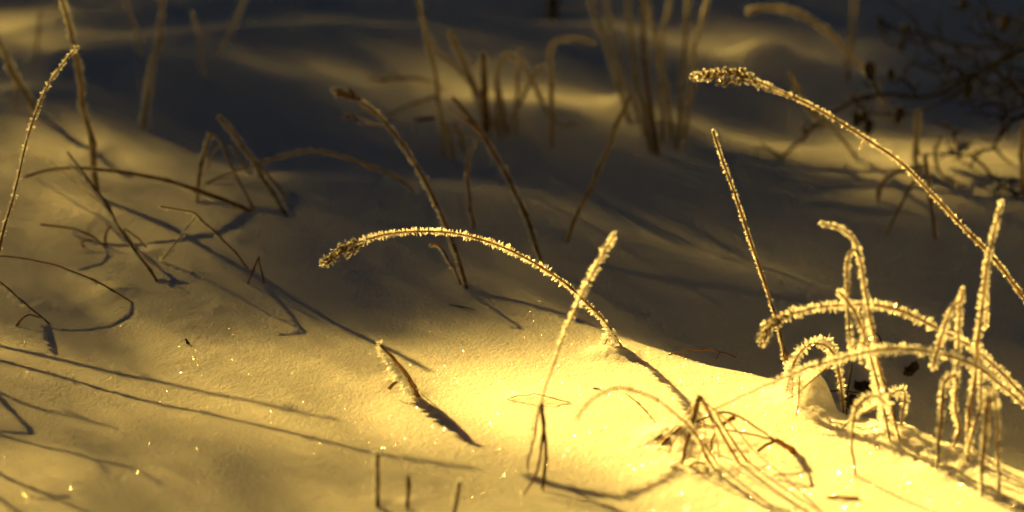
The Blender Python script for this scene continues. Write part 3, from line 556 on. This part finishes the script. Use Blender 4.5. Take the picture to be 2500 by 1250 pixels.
bg('blurred thick-topped stalk slanting into the background clump', [(1205,310),(1165,220),(1130,150),(1100,78)], r=(1.0,1.5))
bg('blurred slanting stalk passing behind the tall one in the background clump', [(1180,290),(1150,210),(1110,160),(1070,130),(1050,95)], r=(.9,.9))
bg('broad dark blurred stub standing in the background clump', [(1188,330),(1184,240),(1180,130)], r=(2.4,1.6), m=M_BROWN)
bg('blurred hooked stalk in the background clump', [(1222,340),(1214,260),(1212,190),(1225,150),(1242,130),(1258,150)])
bg('narrow blurred stalk rising right of the hook', [(1260,330),(1262,230),(1272,120)], r=(.9,.7)); bg('blurred stalk slanting right across the clump', [(1235,330),(1270,250),(1300,190),(1325,160)], r=(.9,.8))
bg('blurred stalk slanting left to the post-like one', [(1350,300),(1320,240),(1290,180),(1270,150)], r=(1.1,.8)); bg('dark blurred stub behind the clump', [(1235,320),(1225,260),(1215,200)], r=(1.3,1.1), m=M_BROWN)
p = bg('blurred post-like stalk right of the clump, its top bent over to the right', [(1348,362),(1346,280),(1344,190),(1346,120),(1366,98),(1410,94),(1450,105)], r=(1.3,.9))
p.leaf([(1350,290),(1375,310),(1400,300),(1412,318)], .8, .6, dy=.0, m=M_BG, dens=5)
bg('pale blurred straw lying level left of the background clump', [(1064,206),(1010,190),(950,190),(900,196),(848,204)], r=(.9,1.1), vf=290); bg('pale blurred straw slanting below the level one', [(938,288),(1000,258),(1066,234)], r=(.8,.8)); bg('short blurred link between the level straw and the snow', [(895,245),(912,222),(935,204)], r=(.7,.7), vf=290)
stalk('dark blurred scrap on the snow left of the background clump', [(1020,294),(1040,290),(1062,290)], r=(1.8,1.2), tip_ground=True, group='straw scraps', cat='straw', name='straw', m=M_LITTER, dens=0)
for lab, pts, r in (('leftmost stalk of the tall background sheaf, leaning far left', [(1535,300),(1510,200),(1480,110),(1435,-20)], (1.3,1.1)), ('second stalk of the tall background sheaf', [(1590,372),(1570,270),(1548,150),(1530,-20)], (1.4,1.1)),
    ('dark middle stalk of the tall background sheaf', [(1604,376),(1588,260),(1575,130),(1568,-20)], (1.5,1.2)), ('stalk crossing the right half of the background sheaf', [(1640,330),(1625,230),(1600,110),(1575,-20)], (1.2,1.0)),
    ('upright right-hand stalk of the background sheaf', [(1655,362),(1664,250),(1672,120),(1682,-20)], (1.3,1.1)), ('last stalk of the background sheaf, leaning right', [(1672,340),(1686,220),(1700,110),(1732,-20)], (1.1,.9)),
    ('thin stalk between the first two of the background sheaf', [(1572,330),(1545,240),(1520,190),(1490,60),(1475,-20)], (.9,.8)), ('slim pale stalk near the centre of the background sheaf', [(1618,350),(1612,230),(1618,100),(1640,-20)], (.9,.8))):
    bg(lab, pts, r=r, dy=.09, m=M_BROWN if 'dark' in lab else None)
bg('faint blurred stalk leaving the top edge above the left hollow', [(345,150),(330,80),(300,-20)], r=(.6,.5)); bg('faint blurred stub above the left hollow', [(500,190),(490,110),(470,30)], r=(.6,.5)); bg('faint blurred stalk slanting right near the top', [(520,150),(560,80),(600,-10)], r=(.6,.5))
bg('faint stub near the left part of the top band', [(85,150),(92,90),(98,30)], r=(.6,.5)); 
bg('dark faint stump at the top edge left of the sheaf', [(1345,48),(1350,10),(1352,-40)], r=(3.6,3.2), m=M_LITTER, dy=.05)
# upper right
bg('blurred arch near the top right with a thick drooping tip', [(2170,300),(2140,215),(2090,150),(2030,85),(1960,38),(1880,18),(1825,30)], r=(.9,1.6)); bg('blurred stalk leaning left behind the longest arch', [(2090,388),(2040,320),(1990,285),(1955,240),(1928,180)], r=(.8,1.4))
bg('upright blurred stalk among the right-hand twigs', [(2236,425),(2238,340),(2242,268)], r=(1.4,1.2)); bg('dark blurred stalk leaning left beside the upright one', [(2285,585),(2272,480),(2258,378)], r=(.9,1.0), m=M_BROWN)
bg('dark blurred straw slanting down left behind the longest arch', [(2165,570),(2200,500),(2240,430),(2262,395)], r=(.7,.6), m=M_BROWN); bg('short hooked straw behind the longest arch', [(2143,490),(2152,450),(2180,425),(2215,415),(2250,405)], r=(1.0,.8), m=M_BROWN)
bg('faint tall stalk near the top right among the twigs', [(2070,200),(2078,100),(2088,-20)], r=(1.2,1.0)); bg('golden blurred stalk at the right edge', [(2498,470),(2496,380),(2500,300)], r=(1.2,1.0), m=M_STRAW)
bg('faint curved golden straw in front of the bright background patch', [(2350,450),(2300,430),(2282,380),(2300,330)], r=(.7,.6))

# ---------------------------------------------------------------- alder twigs with cones, upper right
def cone_mesh():
    V = []; n = 7
    for z, r in [(0,.25),(.15,.8),(.35,1),(.6,.95),(.85,.6),(1,.15)]:
        for k in range(n): a = k*2*math.pi/n+z*3; V.append((r*math.cos(a)*(1+.12*(k % 2)), r*math.sin(a)*(1+.12*(k % 2)), z))
    F = [[i*n+k, i*n+(k+1) % n, (i+1)*n+(k+1) % n, (i+1)*n+k] for i in range(5) for k in range(n)]
    return np_mesh('cone', V, F, M_CONE, True)
CONE = cone_mesh()
def branch(label, Yd, main, twigs, cones, r=(1.1,.8), buds=True):
    P0 = at_y(*main[0], Yd); p = Plant('alder_branch', label, 'branch', 'dark alder branches at upper right', P0)
    def part(nm, pts, r0, r1, dy=0):
        P = smooth_path(path3(pts, Yd+random.uniform(-.01, .01), Yd+dy), .006)
        n = len(P); P = P+RNG.normal(0, .0004, (n, 3)); t = np.linspace(0, 1, n)
        rad = np.linspace(r0, r1, n)*1e-3*(1+.3*np.clip(np.sin(t*n*.9), .6, 1)-.18)
        V, F = tube(P, rad); o = link(nm, np_mesh(nm, V-p.b, F, M_BARK, True), p.o); return P
    r = (r[0]*.9, r[1]*.95)
    part('limb', main, *r)
    for t in twigs: part('twig', t, .95*r[1], .55*r[1], random.uniform(-.02, .02))
    rnd = random.Random(main[0][1]+17)
    for path in [main]+twigs:
        for (u0, v0), (u1, v1) in zip(path, path[1:]):
            for _ in range(rnd.choice((0, 1, 1, 2))):
                k = rnd.random(); a = math.atan2(v1-v0, u1-u0)+rnd.choice((-1, 1))*rnd.uniform(.6, 1.2); L_ = rnd.uniform(14, 48); u, v = u0+(u1-u0)*k, v0+(v1-v0)*k
                part('twig', [(u, v), (u+L_*.5*math.cos(a), v+L_*.5*math.sin(a)), (u+L_*math.cos(a+.3), v+L_*math.sin(a+.3))], .55*r[1], .4*r[1])
    for u, v, L_ in cones:
        o = link('cone', CONE, p.o); c = at_y(u, v, Yd); q = Vector((random.uniform(-.3, .3), random.uniform(-.2, .2), -1)).to_track_quat('Z', 'Y')
        o.matrix_local = Matrix.LocRotScale(Vector(c-p.b)+Vector((0, 0, L_*.0005)), q, Vector((L_*.28e-3, L_*.28e-3, L_*1e-3)))
    return p
branch('long dark alder branch reaching down left from the thicket, oval cones hanging under it', 1.56, [(2530,110),(2440,150),(2370,190),(2300,225),(2240,236),(2150,235),(2085,245),(2010,290),(1960,338),(1900,395),(1850,450)],
  [[(2380,190),(2330,235),(2270,265),(2200,280),(2110,275)],[(2150,235),(2130,200),(2120,175)],[(2085,245),(2110,270),(2125,300)],[(1905,382),(1880,365),(1855,346)],[(1970,332),(1958,318),(1955,306)],[(1868,425),(1850,418),(1842,410)],[(2085,245),(2078,235)],[(2240,236),(2222,205),(2200,190),(2176,182)],[(2200,280),(2195,300)],[(2110,275),(2095,290)]],
  [(2120,176,13),(2087,294,11),(2123,312,11),(2112,285,9),(2198,283,12),(2176,182,8),(2366,222,12)], r=(1.9,.95))
branch('forked alder twig dropping beside the bright background patch at right', 1.53, [(2520,270),(2470,300),(2440,335),(2425,365)],
  [[(2425,365),(2400,368),(2375,376),(2330,378),(2284,374)],[(2345,376),(2332,340),(2325,315),(2306,294)],[(2340,378),(2342,400),(2338,436)],[(2398,368),(2378,390),(2366,410)],[(2430,360),(2450,385),(2478,402)],[(2440,335),(2452,290),(2448,250),(2440,215),(2462,185),(2475,160)],[(2450,260),(2425,250),(2412,246)],[(2452,285),(2475,262),(2480,232)],[(2520,290),(2450,285),(2400,278),(2362,276)]], [], r=(1.3,.95))
branch('tangled alder branch along the top right edge with a dark cone beside it', 1.64, [(2540,80),(2480,110),(2400,115),(2320,105),(2250,85),(2190,70),(2140,50)],
  [[(2400,0),(2420,50),(2440,110),(2470,160),(2500,180)],[(2250,85),(2230,50),(2200,20),(2170,5)],[(2140,50),(2160,90),(2175,110),(2205,112)],[(2300,100),(2290,60),(2292,25)],[(2320,105),(2360,140),(2420,160),(2530,170)],[(2440,110),(2400,70),(2390,20)],[(2500,20),(2470,80),(2450,130)],[(2250,85),(2270,120),(2320,140),(2380,130)],[(2190,70),(2210,95),(2260,110)],[(2540,200),(2470,190),(2400,210),(2360,200)],[(2540,150),(2500,140),(2460,150)],[(2325,20),(2350,20),(2370,10)]],
  [(2457,58,14),(2205,112,9),(2145,54,8),(2352,12,9),(2212,70,8)], r=(1.4,.95))
branch('low dark twig at the right edge in front of the bright background patch', 1.49, [(2530,480),(2480,470),(2440,445),(2400,405),(2370,380)], [[(2440,445),(2420,480),(2405,520),(2410,560)],[(2480,470),(2460,500),(2470,530)],[(2450,450),(2480,440),(2520,452)],[(2460,460),(2500,500)]], [], r=(1.2,.8))
branch('back alder limb behind the cones at upper right', 1.64, [(2560,160),(2480,215),(2400,200),(2330,165),(2280,180),(2230,150)], [[(2400,200),(2380,240),(2340,260)],[(2480,215),(2500,250),(2540,260)],[(2330,165),(2300,200),(2330,230)],[(2400,200),(2430,230),(2500,225)],[(2230,150),(2210,180),(2220,220)],[(2480,215),(2440,180),(2430,150)]], [(2415,40,9)], r=(1.4,.9))

branch('fine dark alder spray crossing the upper right corner', 1.55, [(2560,-20),(2500,60),(2470,120),(2420,165),(2350,185),(2290,215)], [[(2470,120),(2430,90),(2390,85),(2350,60)],[(2420,165),(2400,200),(2410,250)],[(2350,185),(2320,160),(2270,150)],[(2500,60),(2460,40),(2420,45)],[(2350,185),(2340,220),(2300,250)]], [(2300,150,8)], r=(1.1,.8))
branch('dark alder spray hanging over the right edge above the forked twig', 1.52, [(2560,330),(2510,250),(2470,200),(2430,175),(2370,160)], [[(2510,250),(2480,270),(2440,268)],[(2470,200),(2440,230),(2400,235)],[(2430,175),(2410,140),(2380,120)],[(2510,250),(2500,200),(2520,150)]], [], r=(1.1,.8))
# ---------------------------------------------------------------- litter in the hollow behind the ridge
def litter(label, u, v, L_, W_, ang, seed, lift=.001):
    """a crumpled scrap of wet leaf with a ragged outline"""
    b = on_snow(u, v); g = np.random.default_rng(seed); n, m = 13, 8; V = []
    for i in range(n):
        for j in range(m):
            a = i/(n-1)*2-1; c = j/(m-1)*2-1; ww = math.sqrt(max(0, 1-a*a*.92))*(1+.35*vnoise(np.array(i*.9), np.array(seed+.5+(c > 0)), seed))
            x = a*L_; y = c*W_*ww; z = lift+.0016*math.cos(c*2.2)+.0016*float(vnoise(np.array(i*.6), np.array(j*.7), seed))+g.normal(0, .0003)
            V.append((x*math.cos(ang)-y*math.sin(ang), x*math.sin(ang)+y*math.cos(ang), z))
    V = np.array(V); V[:, 2] += H(V[:, 0]+b[0], V[:, 1]+b[1], False)-b[2]
    F = [[i*m+j, (i+1)*m+j, (i+1)*m+j+1, i*m+j+1] for i in range(n-1) for j in range(m-1)]
    me = np_mesh('litter_leaf', V, F, M_LITTER, True); o = link('dead_leaf', me); o.location = tuple(b); md = o.modifiers.new('thickness', 'SOLIDIFY'); md.thickness = .0004
    o['label'] = label; o['category'] = 'leaf'; o['group'] = 'dead leaves in the hollow'
litter('crumpled dark leaf lowest in the hollow behind the hooked pair of stalks', 2095, 985, .010, .006, .3, 3)
litter('second dark leaf, higher in the hollow behind the hooked pair', 2120, 955, .008, .006, -.5, 5, .002)
litter('lone dark leaf scrap on the shaded snow right of the hollow', 2225, 905, .006, .0035, .9, 8)  # dark piece added for the shade of a small snow hole
stalk('thin dark stick lying level behind the pointed snow peak', [(1900,950),(1970,948),(2060,955),(2110,962)], r=(.5,.4), vf=940, group='straw scraps', cat='straw', name='straw', m=M_LITTER, dens=0)
stalk('dark curl of stem behind the hooked pair of stalks', [(2080,900),(2090,850),(2110,822),(2140,815),(2160,850),(2178,880)], r=(.5,.4), vf=890, group='straw scraps', cat='straw', name='straw', m=M_LITTER, dens=0)

# ---------------------------------------------------------------- grasses just outside the left edge; their shadows cross the snow
def shadow_stalk(label, pts, r, spikes=(), heads=()):
    """pts: pixel where the shadow lies and the height (m) of the stem that throws it"""
    P = []
    for u, v, h in pts:
        g = on_snow(u, v) if 0 <= u <= 2500 else gnd(u, v); P.append(g+np.array(S)*(h/S.z))
    P = np.array(P); P[0, 2] = float(H(P[0, 0], P[0, 1], False))-.004
    p = Plant('grass_stalk', label, 'grass stalk', 'grass stalks outside the left edge', P[0])
    p.shaft('stem', P, r[0], r[1], M_BROWN, fl=(.8,1.2,1.2), dens=12, bias=(.2,.2), step=.004)
    for sp in spikes:
        Q = np.array([on_snow(u, v)+np.array(S)*(h/S.z) for u, v, h in sp]); p.shaft('leaf', Q, .7, .5, M_BROWN, flat=.4, fl=(1,1), dens=12, bias=(0,0))
shadow_stalk('stalk outside the left edge throwing the long upper shadow with side spikes', [(-420,740,.0),(-150,802,.05),(0,846,.075),(180,888,.10),(380,933,.118),(600,978,.13),(740,1008,.138),(830,1026,.142)], (1.7,.6), [[(410,942,.12),(380,930,.12),(350,915,.122)],[(690,1001,.135),(705,994,.136),(722,994,.136)]])
shadow_stalk('stalk outside the left edge throwing the short shadow below the long one', [(-200,925,.0),(-60,955,.05),(60,985,.09),(180,1018,.115),(283,1046,.13)], (.8,.4), [[(240,1036,.12),(200,1018,.122),(160,1000,.125)]])
shadow_stalk('kinked blade outside the left edge throwing a zigzag shadow', [(-90,940,.0),(-30,960,.04),(12,985,.07),(50,1025,.08),(78,1056,.085),(40,1058,.09),(-60,1060,.10)], (1.1,1.0))
shadow_stalk('stalk outside the left edge throwing the faint forked shadow', [(-150,1020,.0),(0,1062,.06),(130,1098,.09),(250,1128,.12),(330,1148,.13),(395,1180,.14)], (.7,.5), [[(230,1122,.11),(250,1140,.11),(268,1158,.11)]])
shadow_stalk('leafy stalk outside the left edge throwing the knotted shadow at lower left', [(-180,1110,.0),(-60,1145,.05),(40,1175,.08),(110,1208,.10),(170,1235,.11),(240,1262,.12)], (1.0,.6), [[(70,1215,.09),(110,1222,.092),(170,1215,.094)],[(90,1200,.09),(130,1212,.09),(165,1212,.09)]])
shadow_stalk('stalk outside the lower left corner throwing a shadow into the corner', [(-200,1150,.0),(-60,1195,.05),(30,1240,.08),(110,1290,.10)], (.9,.5))
